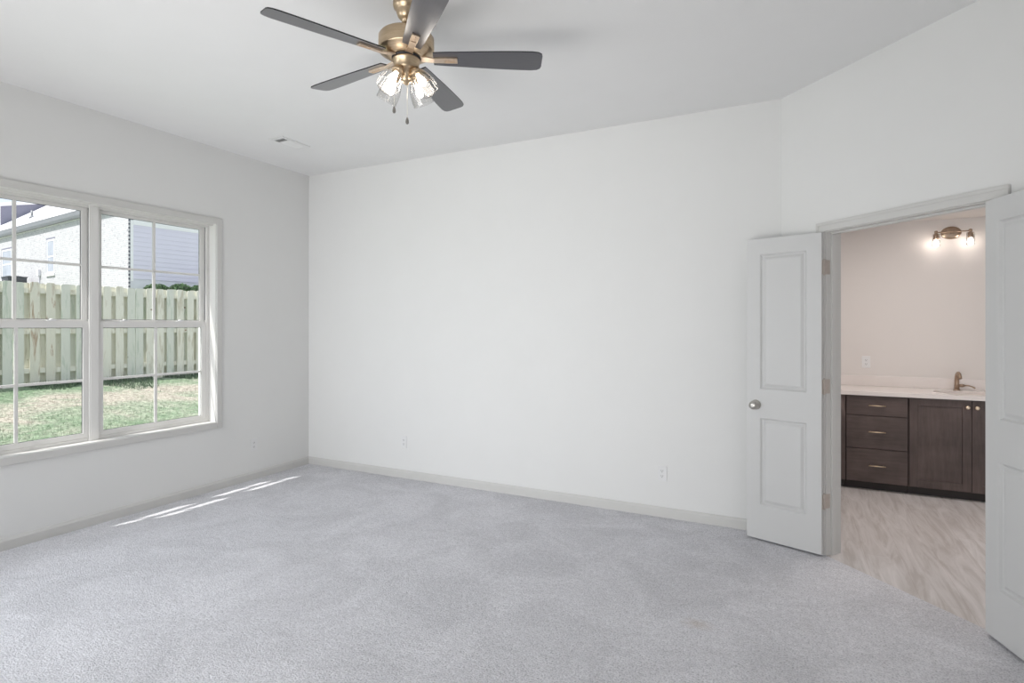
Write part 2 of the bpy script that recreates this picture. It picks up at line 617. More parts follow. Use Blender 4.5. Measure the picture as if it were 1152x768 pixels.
# ------------------------------------------------------------------ window: casing, return, mullion, two double-hung units
CW = 0.051
bm = B()
xa, xb = XL, XL + 0.016
bx(bm, xa, xb, WY0 - CW, WY0, WZ0 - CW, WZ1 + CW)
bx(bm, xa, xb, WY1, WY1 + CW, WZ0 - CW, WZ1 + CW)
bx(bm, xa, xb, WY0, WY1, WZ1, WZ1 + CW)
bx(bm, xa, xb, WY0, WY1, WZ0 - CW, WZ0)
struct('trim_1', bm, 'trim', 'flat casing framing the double window', 'trim', bevel=0.003)
bm = B()
e = 0.004
XF = -4.648                     # room-side face of the window units
bx(bm, XF, XL, WY0, WY0 + e, WZ0, WZ1)
bx(bm, XF, XL, WY1 - e, WY1, WZ0, WZ1)
bx(bm, XF, XL, WY0 + e, WY1 - e, WZ1 - e, WZ1)
bx(bm, XF, XL, WY0 + e, WY1 - e, WZ0, WZ0 + e)
bx(bm, -4.60, XL - 0.03, WY0 + e, WY1 - e, WZ1 - 0.016, WZ1 - e)      # stop bead under the head
struct('trim_2', bm, 'vinyl', 'white return lining the window opening', 'trim')
YM = 2.325
bm = B()
bx(bm, XF, XF + 0.012, YM - 0.034, YM + 0.034, WZ0 + e, WZ1 - e)
bx(bm, XF + 0.012, XF + 0.016, YM - 0.026, YM + 0.026, WZ0 + e, WZ1 - e)
struct('trim_3', bm, 'vinyl', 'flat mullion cover between the two windows', 'trim', bevel=0.002)


def ring(bm, x0, x1, y0, y1, z0, z1, w_side, w_top, w_bot, mi=0):
    bx(bm, x0, x1, y0, y0 + w_side, z0, z1, mi)
    bx(bm, x0, x1, y1 - w_side, y1, z0, z1, mi)
    bx(bm, x0, x1, y0 + w_side, y1 - w_side, z1 - w_top, z1, mi)
    bx(bm, x0, x1, y0 + w_side, y1 - w_side, z0, z0 + w_bot, mi)


def make_window(name, y0, y1, label):
    root = empty(name, (XF, (y0 + y1) / 2, WZ0), label=label, cat='window', kind='structure')
    hw, hh = (y1 - y0) / 2, WZ1 - WZ0
    bm = B()
    ring(bm, -0.07, -0.001, -hw, hw, 0.004, hh - 0.004, 0.026, 0.022, 0.024)
    bx(bm, -0.020, -0.014, -hw + 0.026, -hw + 0.028, 0.9, hh - 0.026, 1)
    bx(bm, -0.020, -0.014, hw - 0.028, hw - 0.026, 0.9, hh - 0.026, 1)
    obj('window_frame', bm, ['vinyl', 'sashdark'], root, bevel=0.0015)
    zm = 0.875
    iw = hw - 0.0275
    for nm, xo, za, zb, wt, wb in (('upper_sash', -0.026, zm - 0.012, hh - 0.027, 0.024, 0.036), ('lower_sash', -0.003, 0.029, zm + 0.012, 0.048, 0.036)):
        bm = B()
        x0, x1 = xo - 0.021, xo
        ring(bm, x0, x1, -iw, iw, za, zb, 0.040, wt, wb)
        gy = iw - 0.040
        g0, g1 = za + wb, zb - wt
        # glazing bars, inside and outside of the pane
        for s in (x0 + 0.005, x1 - 0.007):
            bx(bm, s - 0.002, s + 0.003, -0.010, 0.010, g0, g1)
            bx(bm, s - 0.002, s + 0.003, -gy, -0.010, (g0 + g1) / 2 - 0.009, (g0 + g1) / 2 + 0.009)
            bx(bm, s - 0.002, s + 0.003, 0.010, gy, (g0 + g1) / 2 - 0.009, (g0 + g1) / 2 + 0.009)
        # dark glazing gasket
        ring(bm, x0 + 0.008, x0 + 0.012, -gy, gy, g0, g1, 0.004, 0.003, 0.003, 1)
        sash = obj(nm, bm, ['vinyl', 'sashdark'], root, bevel=0.0012)
        bm = B()
        bx(bm, x0 + 0.0085, x0 + 0.0115, -gy + 0.0005, gy - 0.0005, g0 + 0.0005, g1 - 0.0005)
        obj('glass', bm, 'pane', sash)
        if nm == 'lower_sash':
            for yl in (-0.24, 0.20):
                bm = B()
                bx(bm, x0 + 0.003, x1 - 0.002, yl - 0.028, yl + 0.028, zb, zb + 0.006)
                lathe(bm, [(0.012, 0), (0.012, 0.008), (0.008, 0.011)], 16, Matrix.Translation((x0 + 0.014, yl, zb + 0.006)))
                bx(bm, x0 + 0.010, x0 + 0.018, yl, yl + 0.034, zb + 0.007, zb + 0.013)
                obj('sash_lock', bm, 'plastic', sash, bevel=0.001)
    return root


make_window('window_1', WY0 + 0.004, YM, 'double hung window with gridded sashes, left of the mullion')
make_window('window_2', YM, WY1 - 0.004, 'double hung window with gridded sashes, nearer the room corner')

# ------------------------------------------------------------------ doorway casing and jambs
def dbox(bm, s0, s1, n0, n1, z0, z1, mi=0):
    prism(bm, [dia(s0, n0), dia(s1, n0), dia(s1, n1), dia(s0, n1)], z0, z1, mi)


bm = B()
cw, rv = 0.057, 0.005
zt = DH + rv
dbox(bm, S0 - rv - cw, S0 - rv, -0.014, 0, 0, zt)
dbox(bm, S1 + rv, S1 + rv + cw, -0.014, 0, 0, zt)
dbox(bm, S0 - rv - cw, S1 + rv + cw, -0.014, 0, zt, zt + cw)
# raised back band on the head and legs
dbox(bm, S0 - rv - cw, S0 - rv - cw + 0.02, -0.019, -0.014, 0, zt + cw - 0.02)
dbox(bm, S1 + rv + cw - 0.02, S1 + rv + cw, -0.019, -0.014, 0, zt + cw - 0.02)
dbox(bm, S0 - rv - cw, S1 + rv + cw, -0.019, -0.014, zt + cw - 0.02, zt + cw)
struct('trim_4', bm, 'trim', 'greige casing around the double doorway', 'trim', bevel=0.002)
bm = B()
dbox(bm, S0 - 0.018, S0, 0, T, 0, DH + 0.018)
dbox(bm, S1, S1 + 0.018, 0, T, 0, DH + 0.018)
dbox(bm, S0, S1, 0, T, DH, DH + 0.018)
# door stops
dbox(bm, S0, S0 + 0.011, 0.040, 0.075, 0, DH - 0.011)
dbox(bm, S1 - 0.011, S1, 0.040, 0.075, 0, DH - 0.011)
dbox(bm, S0, S1, 0.040, 0.075, DH - 0.011, DH)
struct('trim_5', bm, 'trim', 'greige door jamb with stops', 'trim', bevel=0.001)
# bathroom-side casing
bm = B()
dbox(bm, S0 - rv - cw, S0 - rv, T, T + 0.014, 0, zt)
dbox(bm, S1 + rv, S1 + rv + cw, T, T + 0.014, 0, zt)
dbox(bm, S0 - rv - cw, S1 + rv + cw, T, T + 0.014, zt, zt + cw)
struct('trim_6', bm, 'trim', 'casing on the bathroom side of the doorway', 'trim', bevel=0.002)

# ------------------------------------------------------------------ doors
DW, DT, DZ0, DZ1 = 0.466, 0.035, 0.014, 2.032


def door_leaf(mirror):
    """local x from the hinge pin to the free edge, y=0 back face, y=DT*sgn visible face, z up"""
    sg = -1 if mirror else 1
    bm = B()
    x0, x1 = 0.003, 0.003 + DW
    st = 0.088
    p0, p1 = x0 + st, x1 - st
    rows = [(0.245, 0.828), (1.022, 1.928)]
    # frame members
    def slab(a, b, c_, d):
        bx(bm, a, b, min(0, sg * DT), max(0, sg * DT), c_, d)
    slab(x0, p0, DZ0, DZ1)
    slab(p1, x1, DZ0, DZ1)
    slab(p0, p1, DZ0, rows[0][0])
    slab(p0, p1, rows[0][1], rows[1][0])
    slab(p0, p1, rows[1][1], DZ1)
    # moulded recessed panels on both faces
    prof = [(0.0, 0.0), (0.003, 0.003), (0.008, 0.010), (0.013, 0.0125), (0.018, 0.0125), (0.034, 0.004), (0.038, 0.003)]
    for za, zb in rows:
        for face in (0, 1):
            prev = None
            for ins, dep in prof:
                y = sg * (DT - dep) if face else sg * dep
                rg = [bm.verts.new((p0 + ins, y, za + ins)), bm.verts.new((p1 - ins, y, za + ins)), bm.verts.new((p1 - ins, y, zb - ins)), bm.verts.new((p0 + ins, y, zb - ins))]
                if prev:
                    for i in range(4):
                        bm.faces.new((prev[i], prev[(i + 1) % 4], rg[(i + 1) % 4], rg[i]))
                prev = rg
            bm.faces.new(prev)
    return bm


def make_door(name, pin, ang, mirror, label):
    sg = -1 if mirror else 1
    root = empty(name, (pin[0], pin[1], 0), ang, label=label, cat='door', kind='structure')
    obj('door_panel', door_leaf(mirror), 'door', root)
    kx, kz = 0.003 + DW - 0.060, 0.915
    for face in (1, 0):
        dirn = sg if face else -sg
        yb = sg * DT if face else 0
        Mx = Matrix.Translation((kx, yb, kz)) @ Matrix.Rotation(R(-90) if dirn > 0 else R(90), 4, 'X')
        bm = B()
        lathe(bm, [(0.033, 0.0), (0.033, 0.004), (0.029, 0.009), (0.016, 0.012), (0.0115, 0.016), (0.0115, 0.026), (0.020, 0.031),
                   (0.0265, 0.038), (0.0285, 0.046), (0.0265, 0.054), (0.020, 0.060), (0.008, 0.063)], 32, Mx)
        obj('door_knob', bm, 'nickel', root)
    for z in (0.342, 1.066, 1.8175):
        bm = B()
        lathe(bm, [(0.0065, -0.047), (0.0065, 0.047)], 16, Matrix.Translation((0, -sg * 0.002, z)))
        lathe(bm, [(0.004, -0.052), (0.0075, -0.049), (0.0075, -0.047)], 16, Matrix.Translation((0, -sg * 0.002, z)))
        lathe(bm, [(0.0075, 0.047), (0.0075, 0.049), (0.004, 0.052)], 16, Matrix.Translation((0, -sg * 0.002, z)))
        # leaf on the door's hinge edge
        bx(bm, 0.0005, 0.0029, min(0, sg * 0.031), max(0, sg * 0.031), z - 0.045, z + 0.045)
        # leaf on the jamb, brought into the door's own axes
        inv = Matrix.Rotation(-ang, 4, 'Z') @ Matrix.Translation((-pin[0], -pin[1], 0))
        js = (S1 - 0.0022, S1 - 0.0002) if mirror else (S0 + 0.0002, S0 + 0.0022)
        q = [dia(js[0], -0.012), dia(js[1], -0.012), dia(js[1], 0.030), dia(js[0], 0.030)]
        q = [inv @ Vector((a, b, 0)) for a, b in q]
        prism(bm, [(a.x, a.y) for a in q], z - 0.045, z + 0.045)
        obj('hinge', bm, 'hinge', root, bevel=0.0006)
    return root


AO = 153.5
pl = dia(S0 + 0.000, -0.018)
pr = dia(S1 - 0.000, -0.018)
# closed leaf directions are +D (left leaf) and -D (right leaf)
angL = math.atan2(D.y, D.x) - R(AO)
angR = math.atan2(-D.y, -D.x) + R(AO)
make_door('door_1', pl, angL, False, 'white two panel door leaf opened against the back wall')
make_door('door_2', pr, angR, True, 'white two panel door leaf at the right edge of the doorway')

# ------------------------------------------------------------------ ceiling fan
FX, FY = -1.682, 2.203
fan = empty('ceiling_fan', (FX, FY, H), label='brass ceiling fan with five charcoal blades and four lit glass shades', cat='ceiling fan')
bm = B()
lathe(bm, [(0.064, 0.0), (0.064, -0.020), (0.061, -0.032), (0.052, -0.040), (0.048, -0.046), (0.047, -0.058), (0.041, -0.074), (0.029, -0.088), (0.022, -0.092), (0.022, -0.100), (0.016, -0.106)], 40)
obj('canopy', bm, 'brass', fan)
bm = B()
lathe(bm, [(0.012, -0.10), (0.012, -0.165)], 20)
lathe(bm, [(0.022, -0.150), (0.030, -0.158), (0.034, -0.168)], 24)
obj('downrod', bm, 'brass', fan)
bm = B()
lathe(bm, [(0.04, -0.158), (0.10, -0.160), (0.124, -0.166), (0.133, -0.178), (0.134, -0.238), (0.131, -0.244), (0.126, -0.246),
           (0.122, -0.250), (0.100, -0.262), (0.084, -0.270), (0.078, -0.272)], 56)
obj('motor_housing', bm, 'brass', fan)
bm = B()
lathe(bm, [(0.070, -0.270), (0.070, -0.279)], 40)
obj('flywheel', bm, 'black', fan)
bm = B()
lathe(bm, [(0.050, -0.277), (0.064, -0.279), (0.067, -0.283), (0.067, -0.290), (0.061, -0.293), (0.061, -0.325), (0.057, -0.334), (0.042, -0.342),
           (0.028, -0.346), (0.028, -0.378), (0.024, -0.388), (0.014, -0.392), (0.010, -0.400), (0.004, -0.404)], 40)
obj('switch_housing', bm, 'brass', fan)

BLZ = -0.272


def blade_mesh():
    bm = B()
    outline = []
    xs = [0.130, 0.19, 0.27, 0.36, 0.46, 0.55, 0.61, 0.640, 0.656, 0.660]
    wr = [0.044, 0.049, 0.053, 0.059, 0.0635, 0.0665, 0.067, 0.063, 0.052, 0.036]
    wl = [0.044, 0.049, 0.053, 0.059, 0.0635, 0.0665, 0.067, 0.063, 0.052, 0.036]
    for x, a in zip(xs, wr):
        outline.append((x, -a))
    for x, a in list(zip(xs, wl))[::-1]:
        outline.append((x, a))
    lo = [bm.verts.new((x, y, -0.003)) for x, y in outline]
    hi = [bm.verts.new((x, y, 0.003)) for x, y in outline]
    bm.faces.new(lo[::-1])
    bm.faces.new(hi)
    n = len(lo)
    for i in range(n):
        bm.faces.new((lo[i], lo[(i + 1) % n], hi[(i + 1) % n], hi[i])).material_index = 1
    return bm


def iron_mesh():
    bm = B()
    # arm from the flywheel out to a slotted foot under the blade
    hull(bm, [(0.066, -0.020, -0.004), (0.066, 0.020, -0.004), (0.066, 0.020, 0.004), (0.066, -0.020, 0.004)],
         [(0.135, -0.015, -0.014), (0.135, 0.015, -0.014), (0.135, 0.015, -0.006), (0.135, -0.015, -0.006)])
    hull(bm, [(0.135, -0.015, -0.014), (0.135, 0.015, -0.014), (0.135, 0.015, -0.004), (0.135, -0.015, -0.004)],
         [(0.185, -0.017, -0.012), (0.185, 0.017, -0.012), (0.185, 0.017, -0.0035), (0.185, -0.017, -0.0035)])
    for y0, y1 in ((-0.018, -0.011), (0.011, 0.018)):
        bx(bm, 0.185, 0.240, y0, y1, -0.012, -0.0035)
    bx(bm, 0.185, 0.240, -0.011, 0.011, -0.008, -0.0035)
    bx(bm, 0.240, 0.247, -0.018, 0.018, -0.012, -0.0035)
    for x in (0.20, 0.228):
        lathe(bm, [(0.004, -0.0035), (0.004, -0.011), (0.002, -0.012)], 12, Matrix.Translation((x, 0, 0)))
    return bm


b0 = i0 = None
for k in range(5):
    ang = R(29.6 + 72 * k)
    if b0 is None:
        b0 = obj('blade', blade_mesh(), ['blade', 'blade_edge'], fan, bevel=0.001)
        i0 = obj('blade_iron', iron_mesh(), 'iron', b0, bevel=0.0012)
        bl = b0
    else:
        bl = b0.copy()
        COL.objects.link(bl)
        ir = i0.copy()
        COL.objects.link(ir)
        ir.parent = bl
    bl.parent = fan
    bl.location = (0, 0, BLZ)
    # the right hand edge, looking out from the hub, is the raised one
    bl.matrix_local = Matrix.Translation((0, 0, BLZ)) @ Matrix.Rotation(ang, 4, 'Z') @ Matrix.Rotation(R(-12), 4, 'X')


def shade_mesh():
    bm = B()
    seg = 40
    prof = [(0.024, 0.0), (0.027, 0.008), (0.034, 0.022), (0.043, 0.045), (0.049, 0.070), (0.052, 0.095), (0.0525, 0.118), (0.053, 0.126)]
    inner = [(r - 0.002, z) for r, z in prof[::-1]]
    rings = []
    for r, z in prof + inner:
        rings.append([bm.verts.new((r * (1 + 0.005 * math.cos(10 * 2 * math.pi * i / seg)) * math.cos(2 * math.pi * i / seg),
                                    r * (1 + 0.005 * math.cos(10 * 2 * math.pi * i / seg)) * math.sin(2 * math.pi * i / seg), z)) for i in range(seg)])
    for a, b in zip(rings, rings[1:]):
        for i in range(seg):
            f = bm.faces.new((a[i], a[(i + 1) % seg], b[(i + 1) % seg], b[i]))
            f.smooth = True
    return bm


def bulb_mesh():
    bm = B()
    lathe(bm, [(0.009, 0.022), (0.011, 0.034), (0.015, 0.048), (0.018, 0.062), (0.0185, 0.072), (0.016, 0.083), (0.010, 0.090), (0.003, 0.092)], 24)
    return bm


tilt = R(36)
sh0 = hol0 = bul0 = None
for k in range(4):
    az = R(86.2 + 90 * k)
    Mx = Matrix.Translation((0, 0, -0.352)) @ Matrix.Rotation(az, 4, 'Z') @ Matrix.Translation((0.058, 0, 0)) @ Matrix.Rotation(math.pi - tilt, 4, 'Y')
    # arm + socket cup as a part, then shade with its bulb
    bm = B()
    d = Vector((math.cos(az), math.sin(az), 0))
    tube(bm, [d * 0.020 + Vector((0, 0, -0.362)), d * 0.040 + Vector((0, 0, -0.356)), d * 0.058 + Vector((0, 0, -0.352))], 0.009, 12)
    lathe(bm, [(0.012, -0.012), (0.024, -0.008), (0.0265, 0.002), (0.0265, 0.014), (0.024, 0.016), (0.014, 0.018), (0.014, 0.024)], 28, Mx)
    obj('socket_arm', bm, 'brass', fan)
    if sh0 is None:
        sh0 = obj('lamp_shade', shade_mesh(), 'shade', fan)
        bul0 = obj('bulb', bulb_mesh(), 'bulb', sh0)
        s_ = sh0
    else:
        s_ = sh0.copy()
        COL.objects.link(s_)
        q = bul0.copy()
        COL.objects.link(q)
        q.parent = s_
    s_.parent = fan
    s_.matrix_local = Mx

CR = Vector((math.cos(R(26.7)), math.sin(R(26.7)), 0))
for off, z0, z1 in ((CR * 0.004, -0.404, -0.592), (CR * -0.066 + Vector((0, 0.01, 0)), -0.315, -0.535)):
    bm = B()
    if off.length > 0.02:
        tube(bm, [off * 0.85 + Vector((0, 0, z0)), off * 1.0 + Vector((0, 0, z0 - 0.004)), off + Vector((0, 0, z0 - 0.02)), off + Vector((0, 0, z1 + 0.03))], 0.0016, 8)
    else:
        tube(bm, [off + Vector((0, 0, z0 + 0.01)), off + Vector((0, 0, z1 + 0.03))], 0.0016, 8)
    ch = obj('pull_chain', bm, 'chain', fan)
    bm = B()
    lathe(bm, [(0.002, 0.032), (0.005, 0.028), (0.0075, 0.016), (0.008, 0.006), (0.005, 0.0)], 16, Matrix.Translation(off + Vector((0, 0, z1))))
    obj('fob', bm, 'fob', ch)

# ------------------------------------------------------------------ ceiling vent
vent = empty('ceiling_vent', (-3.875, 3.45, H), label='white rectangular air vent on the ceiling near the corner', cat='vent')
bm = B()
for a in ((-0.085, -0.055, -0.150, 0.150), (0.055, 0.085, -0.150, 0.150), (-0.055, 0.055, -0.150, -0.115), (-0.055, 0.055, 0.115, 0.150)):
    bx(bm, a[0], a[1], a[2], a[3], -0.007, 0)
obj('vent_frame', bm, 'plastic', vent, bevel=0.002)
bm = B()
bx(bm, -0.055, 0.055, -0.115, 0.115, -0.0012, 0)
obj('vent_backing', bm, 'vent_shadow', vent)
for k in range(12):
    y = -0.106 + k * 0.0193
    bm = B()
    bx(bm, -0.055, 0.055, -0.0095, 0.0095, -0.0006, 0.0006, 0, Matrix.Translation((0, y, -0.0055)) @ Matrix.Rotation(R(30 if k < 3 else -30), 4, 'X'))
    obj('slat', bm, 'plastic', vent)

# ------------------------------------------------------------------ wall outlets
def make_outlet():
    """local: plate in xz, facing -y"""
    root = empty('wall_outlet', (0, 0, 0))
    bm = B()
    bx(bm, -0.035, 0.035, -0.0055, 0, -0.057, 0.057)
    obj('faceplate', bm, 'plastic', root, bevel=0.003)
    for z in (-0.0195, 0.0195):
        bm = B()
        bx(bm, -0.0165, 0.0165, -0.0075, -0.0055, z - 0.0135, z + 0.0135)
        so = obj('socket', bm, 'plastic', root, bevel=0.001)
        bm = B()
        bx(bm, -0.0078, -0.0055, -0.0079, -0.0075, z - 0.002, z + 0.007)
        bx(bm, 0.0055, 0.0078, -0.0079, -0.0075, z - 0.002, z + 0.007)
        lathe(bm, [(0.0026, -0.0002), (0.0026, 0.0002)], 12, Matrix.Translation((0, -0.0077, z - 0.008)) @ Matrix.Rotation(R(90), 4, 'X'))
        obj('slots', bm, 'slot', so)
    bm = B()
    lathe(bm, [(0.003, 0.0), (0.003, 0.001), (0.0015, 0.0015)], 12, Matrix.Translation((0, -0.0055, 0)) @ Matrix.Rotation(R(90), 4, 'X'))
    obj('screw', bm, 'plastic', root)
    return root


ou = make_outlet()
for i, (loc, rz, lab) in enumerate((
        ((-3.318, YB, 0.342), 0, 'white wall outlet on the back wall nearer the window corner'),
        ((-0.893, YB, 0.330), 0, 'white wall outlet on the back wall near the open door'),
        ((XL, 3.635, 0.326), R(90), 'white wall outlet below and right of the window'),
        ((0.619, BY, 1.099), 0, 'white outlet on the bathroom wall above the countertop'))):
    o = ou if i == 0 else copy_tree(ou)
    o.location = loc
    o.rotation_euler = (0, 0, rz)
    tag(o, lab, 'wall outlet', 'white wall outlets')

# ------------------------------------------------------------------ bathroom vanity
CF, CT, TK = 5.80, 0.838, 0.072     # cabinet front, top, toe kick height


def carcass(root, w_, dark=True):
    bm = B()
    dep = BY - CF - 0.002
    bx(bm, 0, 0.018, 0.021, dep, TK, CT)
    bx(bm, w_ - 0.018, w_, 0.021, dep, TK, CT)
    bx(bm, 0.018, w_ - 0.018, 0.021, dep, TK, TK + 0.018)
    bx(bm, 0.018, w_ - 0.018, dep - 0.012, dep, TK + 0.018, CT)
    bx(bm, 0.018, w_ - 0.018, 0.021, 0.040, TK + 0.018, CT)
    obj('carcass', bm, 'cab', root, bevel=0.001)
    bm = B()
    bx(bm, 0, w_, 0.075, dep, 0, TK)
    obj('toe_kick', bm, 'cabdark', root)


def pull(bm, x, z, y=0.0):
    for dx in (-0.048, 0.048):
        tube(bm, [(x + dx, y, z), (x + dx, y - 0.026, z)], 0.004, 10)
    tube(bm, [(x - 0.064, y - 0.027, z), (x + 0.064, y - 0.027, z)], 0.0052, 12)


def shaker(x0, x1, z0, z1, fr=0.060):
    bm = B()
    ringx = ((x0, x0 + fr, z0, z1), (x1 - fr, x1, z0, z1), (x0 + fr, x1 - fr, z1 - fr, z1), (x0 + fr, x1 - fr, z0, z0 + fr))
    for a, b, c_, d in ringx:
        bx(bm, a, b, 0, 0.020, c_, d)
    bx(bm, x0 + fr, x1 - fr, 0.008, 0.018, z0 + fr, z1 - fr)
    return bm


def knob_bm(x, z):
    bm = B()
    lathe(bm, [(0.006, 0), (0.005, 0.010), (0.011, 0.014), (0.0155, 0.020), (0.015, 0.026), (0.009, 0.029)], 24,
          Matrix.Translation((x, 0, z)) @ Matrix.Rotation(R(90), 4, 'X'))
    return bm


# end cabinet, mostly behind the jamb
end = empty('vanity_cabinet', (-0.028, CF, 0), label='dark taupe vanity end cabinet left of the drawers, half hidden by the jamb', cat='cabinet', group='vanity cabinets')
carcass(end, 0.438)
dr = obj('cabinet_door', shaker(0.004, 0.436, TK + 0.008, CT - 0.006), 'cab', end, bevel=0.0015)
obj('knob', knob_bm(0.060, 0.775), 'goldpull', dr)
# drawer unit
du = empty('vanity_cabinet', (0.412, CF, 0), label='dark taupe vanity drawer unit with three drawers', cat='cabinet', group='vanity cabinets')
carcass(du, 0.460)
for z0, z1, zh in ((0.664, 0.832, 0.752), (0.374, 0.657, 0.523), (0.080, 0.367, 0.227)):
    bm = B()
    bx(bm, 0.005, 0.455, 0, 0.020, z0, z1)
    d_ = obj('drawer', bm, 'cabh', du, bevel=0.002)
    bm = B()
    pull(bm, 0.233, zh)
    obj('handle', bm, 'goldpull', d_)
# sink unit
su = empty('vanity_cabinet', (0.874, CF, 0), label='dark taupe vanity sink unit with two shaker doors', cat='cabinet', group='vanity cabinets')
carcass(su, 0.860)
for x0, x1, kx in ((0.006, 0.4265, 0.398), (0.4295, 0.854, 0.459)):
    dr = obj('cabinet_door', shaker(x0, x1, TK + 0.010, CT - 0.006), 'cab', su, bevel=0.0015)
    obj('knob', knob_bm(kx, 0.776), 'goldpull', dr)

# countertop with oval basin cut in
ct = empty('countertop', (0, CF, CT), label='pale marble look countertop with backsplash over the vanity', cat='countertop')
SX, SY, SA, SB = 1.305, 6.04 - CF, 0.215, 0.155
x0, x1, y0, y1, zt_ = -0.030, 1.76, -0.025, BY - CF, 0.034
bm = B()
seg = 48
el = [(SX + SA * math.cos(2 * math.pi * i / seg), SY + SB * math.sin(2 * math.pi * i / seg)) for i in range(seg)]


def to_rect(p):
    dx, dy = p[0] - SX, p[1] - SY
    t = min([(x1 - SX) / dx if dx > 1e-9 else 1e9, (x0 - SX) / dx if dx < -1e-9 else 1e9,
             (y1 - SY) / dy if dy > 1e-9 else 1e9, (y0 - SY) / dy if dy < -1e-9 else 1e9])
    return (SX + dx * t, SY + dy * t)


rc = [to_rect(p) for p in el]
# make the outer loop hit the rectangle's corners
for cx_, cy_ in ((x0, y0), (x1, y0), (x1, y1), (x0, y1)):
    j = min(range(seg), key=lambda i: (math.atan2(rc[i][1] - SY, rc[i][0] - SX) - math.atan2(cy_ - SY, cx_ - SX)) ** 2)
    rc[j] = (cx_, cy_)
for z in (0.0, zt_):
    pass
ti = [bm.verts.new((p[0], p[1], zt_)) for p in el]
to = [bm.verts.new((p[0], p[1], zt_)) for p in rc]
bi = [bm.verts.new((p[0], p[1], 0)) for p in el]
bo = [bm.verts.new((p[0], p[1], 0)) for p in rc]
for i in range(seg):
    j = (i + 1) % seg
    bm.faces.new((ti[i], ti[j], to[j], to[i]))
    bm.faces.new((bi[i], bo[i], bo[j], bi[j]))
    bm.faces.new((to[i], to[j], bo[j], bo[i]))
    bm.faces.new((ti[i], bi[i], bi[j], ti[j]))
obj('counter_slab', bm, 'counter', ct)
bm = B()
bx(bm, x0, x1, y1 - 0.02, y1, zt_, zt_ + 0.098)
obj('backsplash', bm, 'counter', ct, bevel=0.002)
bm = B()
rings = []
for s_, z in ((1.0, 0.010), (0.985, 0.000), (0.95, -0.03), (0.85, -0.075), (0.6, -0.110), (0.2, -0.122)):
    rings.append([bm.verts.new((SX + (p[0] - SX) * s_ * 0.999, SY + (p[1] - SY) * s_ * 0.999, z)) for p in el])
for a, b in zip(rings, rings[1:]):
    for i in range(seg):
        f = bm.faces.new((a[i], a[(i + 1) % seg], b[(i + 1) % seg], b[i]))
        f.smooth = True
bm.faces.new(rings[-1])
obj('sink_basin', bm, 'counter', ct)

# faucet
fz = CT + zt_
fa = empty('faucet', (1.297, 6.255, fz), label='champagne bronze single lever faucet at the sink', cat='faucet')
bm = B()
lathe(bm, [(0.027, 0), (0.027, 0.005), (0.022, 0.010), (0.0195, 0.014)], 28)
obj('base', bm, 'bronze', fa)
bm = B()
pts = [(0, 0, 0.008), (0, 0, 0.055), (0, -0.001, 0.095), (0, -0.008, 0.125), (0, -0.026, 0.147), (0, -0.050, 0.156), (0, -0.078, 0.150), (0, -0.100, 0.132), (0, -0.110, 0.112)]
tube(bm, pts, [0.0205, 0.0185, 0.0175, 0.017, 0.0165, 0.0155, 0.015, 0.015, 0.0155], 20)
obj('spout', bm, 'bronze', fa)
bm = B()
tube(bm, [(0.012, 0, 0.043), (0.040, 0, 0.043), (0.056, 0, 0.044)], [0.012, 0.014, 0.010], 16)
tube(bm, [(0.052, 0, 0.044), (0.080, -0.004, 0.046), (0.105, -0.008, 0.038), (0.128, -0.012, 0.024)], [0.006, 0.006, 0.0055, 0.007], 12)
obj('lever', bm, 'bronze', fa)

# vanity light
vl = empty('vanity_light', (1.275, BY, 2.292), label='two bulb bronze wall light over the bathroom vanity', cat='wall light')
bm = B()
E4 = Matrix.Diagonal((1.0, 1, 0.76, 1))
lathe(bm, [(0.076, 0.0), (0.076, 0.012), (0.070, 0.020), (0.040, 0.024), (0.010, 0.025)], 40, E4 @ Matrix.Rotation(R(90), 4, 'X'))
obj('backplate', bm, 'bronze', vl)
bm = B()
tube(bm, [(0, -0.02, 0), (0, -0.085, 0)], 0.008, 12)
tube(bm, [(-0.124, -0.085, 0.0), (0.124, -0.085, 0.0)], 0.0055, 12)
for s in (-1, 1):
    lathe(bm, [(0.013, -0.016), (0.013, 0.012), (0.008, 0.016)], 20, Matrix.Translation((s * 0.124, -0.085, 0)))
obj('arm', bm, 'bronze', vl)
for s in (-1, 1):
    bm = B()
    lathe(bm, [(0.014, -0.014), (0.020, -0.018), (0.021, -0.060), (0.018, -0.064)], 24, Matrix.Translation((s * 0.124, -0.085, 0)))
    obj('socket', bm, 'bronze', vl)
    bm = B()
    pr_ = [(0.020, -0.012), (0.028, -0.016), (0.031, -0.030), (0.031, -0.125)]
    lathe(bm, pr_ + [(r - 0.002, z) for r, z in pr_[::-1]], 28, Matrix.Translation((s * 0.124, -0.085, 0)), cap=False)
    gs = obj('glass_shade', bm, 'shade', vl)
    bm = B()
    lathe(bm, [(0.010, -0.062), (0.014, -0.072), (0.021, -0.090), (0.0225, -0.104), (0.018, -0.120), (0.006, -0.128)], 20, Matrix.Translation((s * 0.124, -0.085, 0)))
    obj('bulb', bm, 'vbulb', gs)

# ------------------------------------------------------------------ outdoors
RA = R(6.3)
U = Vector((math.sin(RA), math.cos(RA), 0))
V = Vector((math.cos(RA), -math.sin(RA), 0))
P0 = Vector((-12.2, 6.28, 0))
HC = Vector((-21.162, 11.744, 0)) - Vector((math.cos(R(6.3)), -math.sin(R(6.3)), 0)) * 0.115
GF = 0.34


def ground_z(p):
    t = (p - P0).dot(V)
    if t >= 0:
        return GF - min(t, 9) * 0.072
    return GF + min(-t / 9.0, 1.0) * 2.36


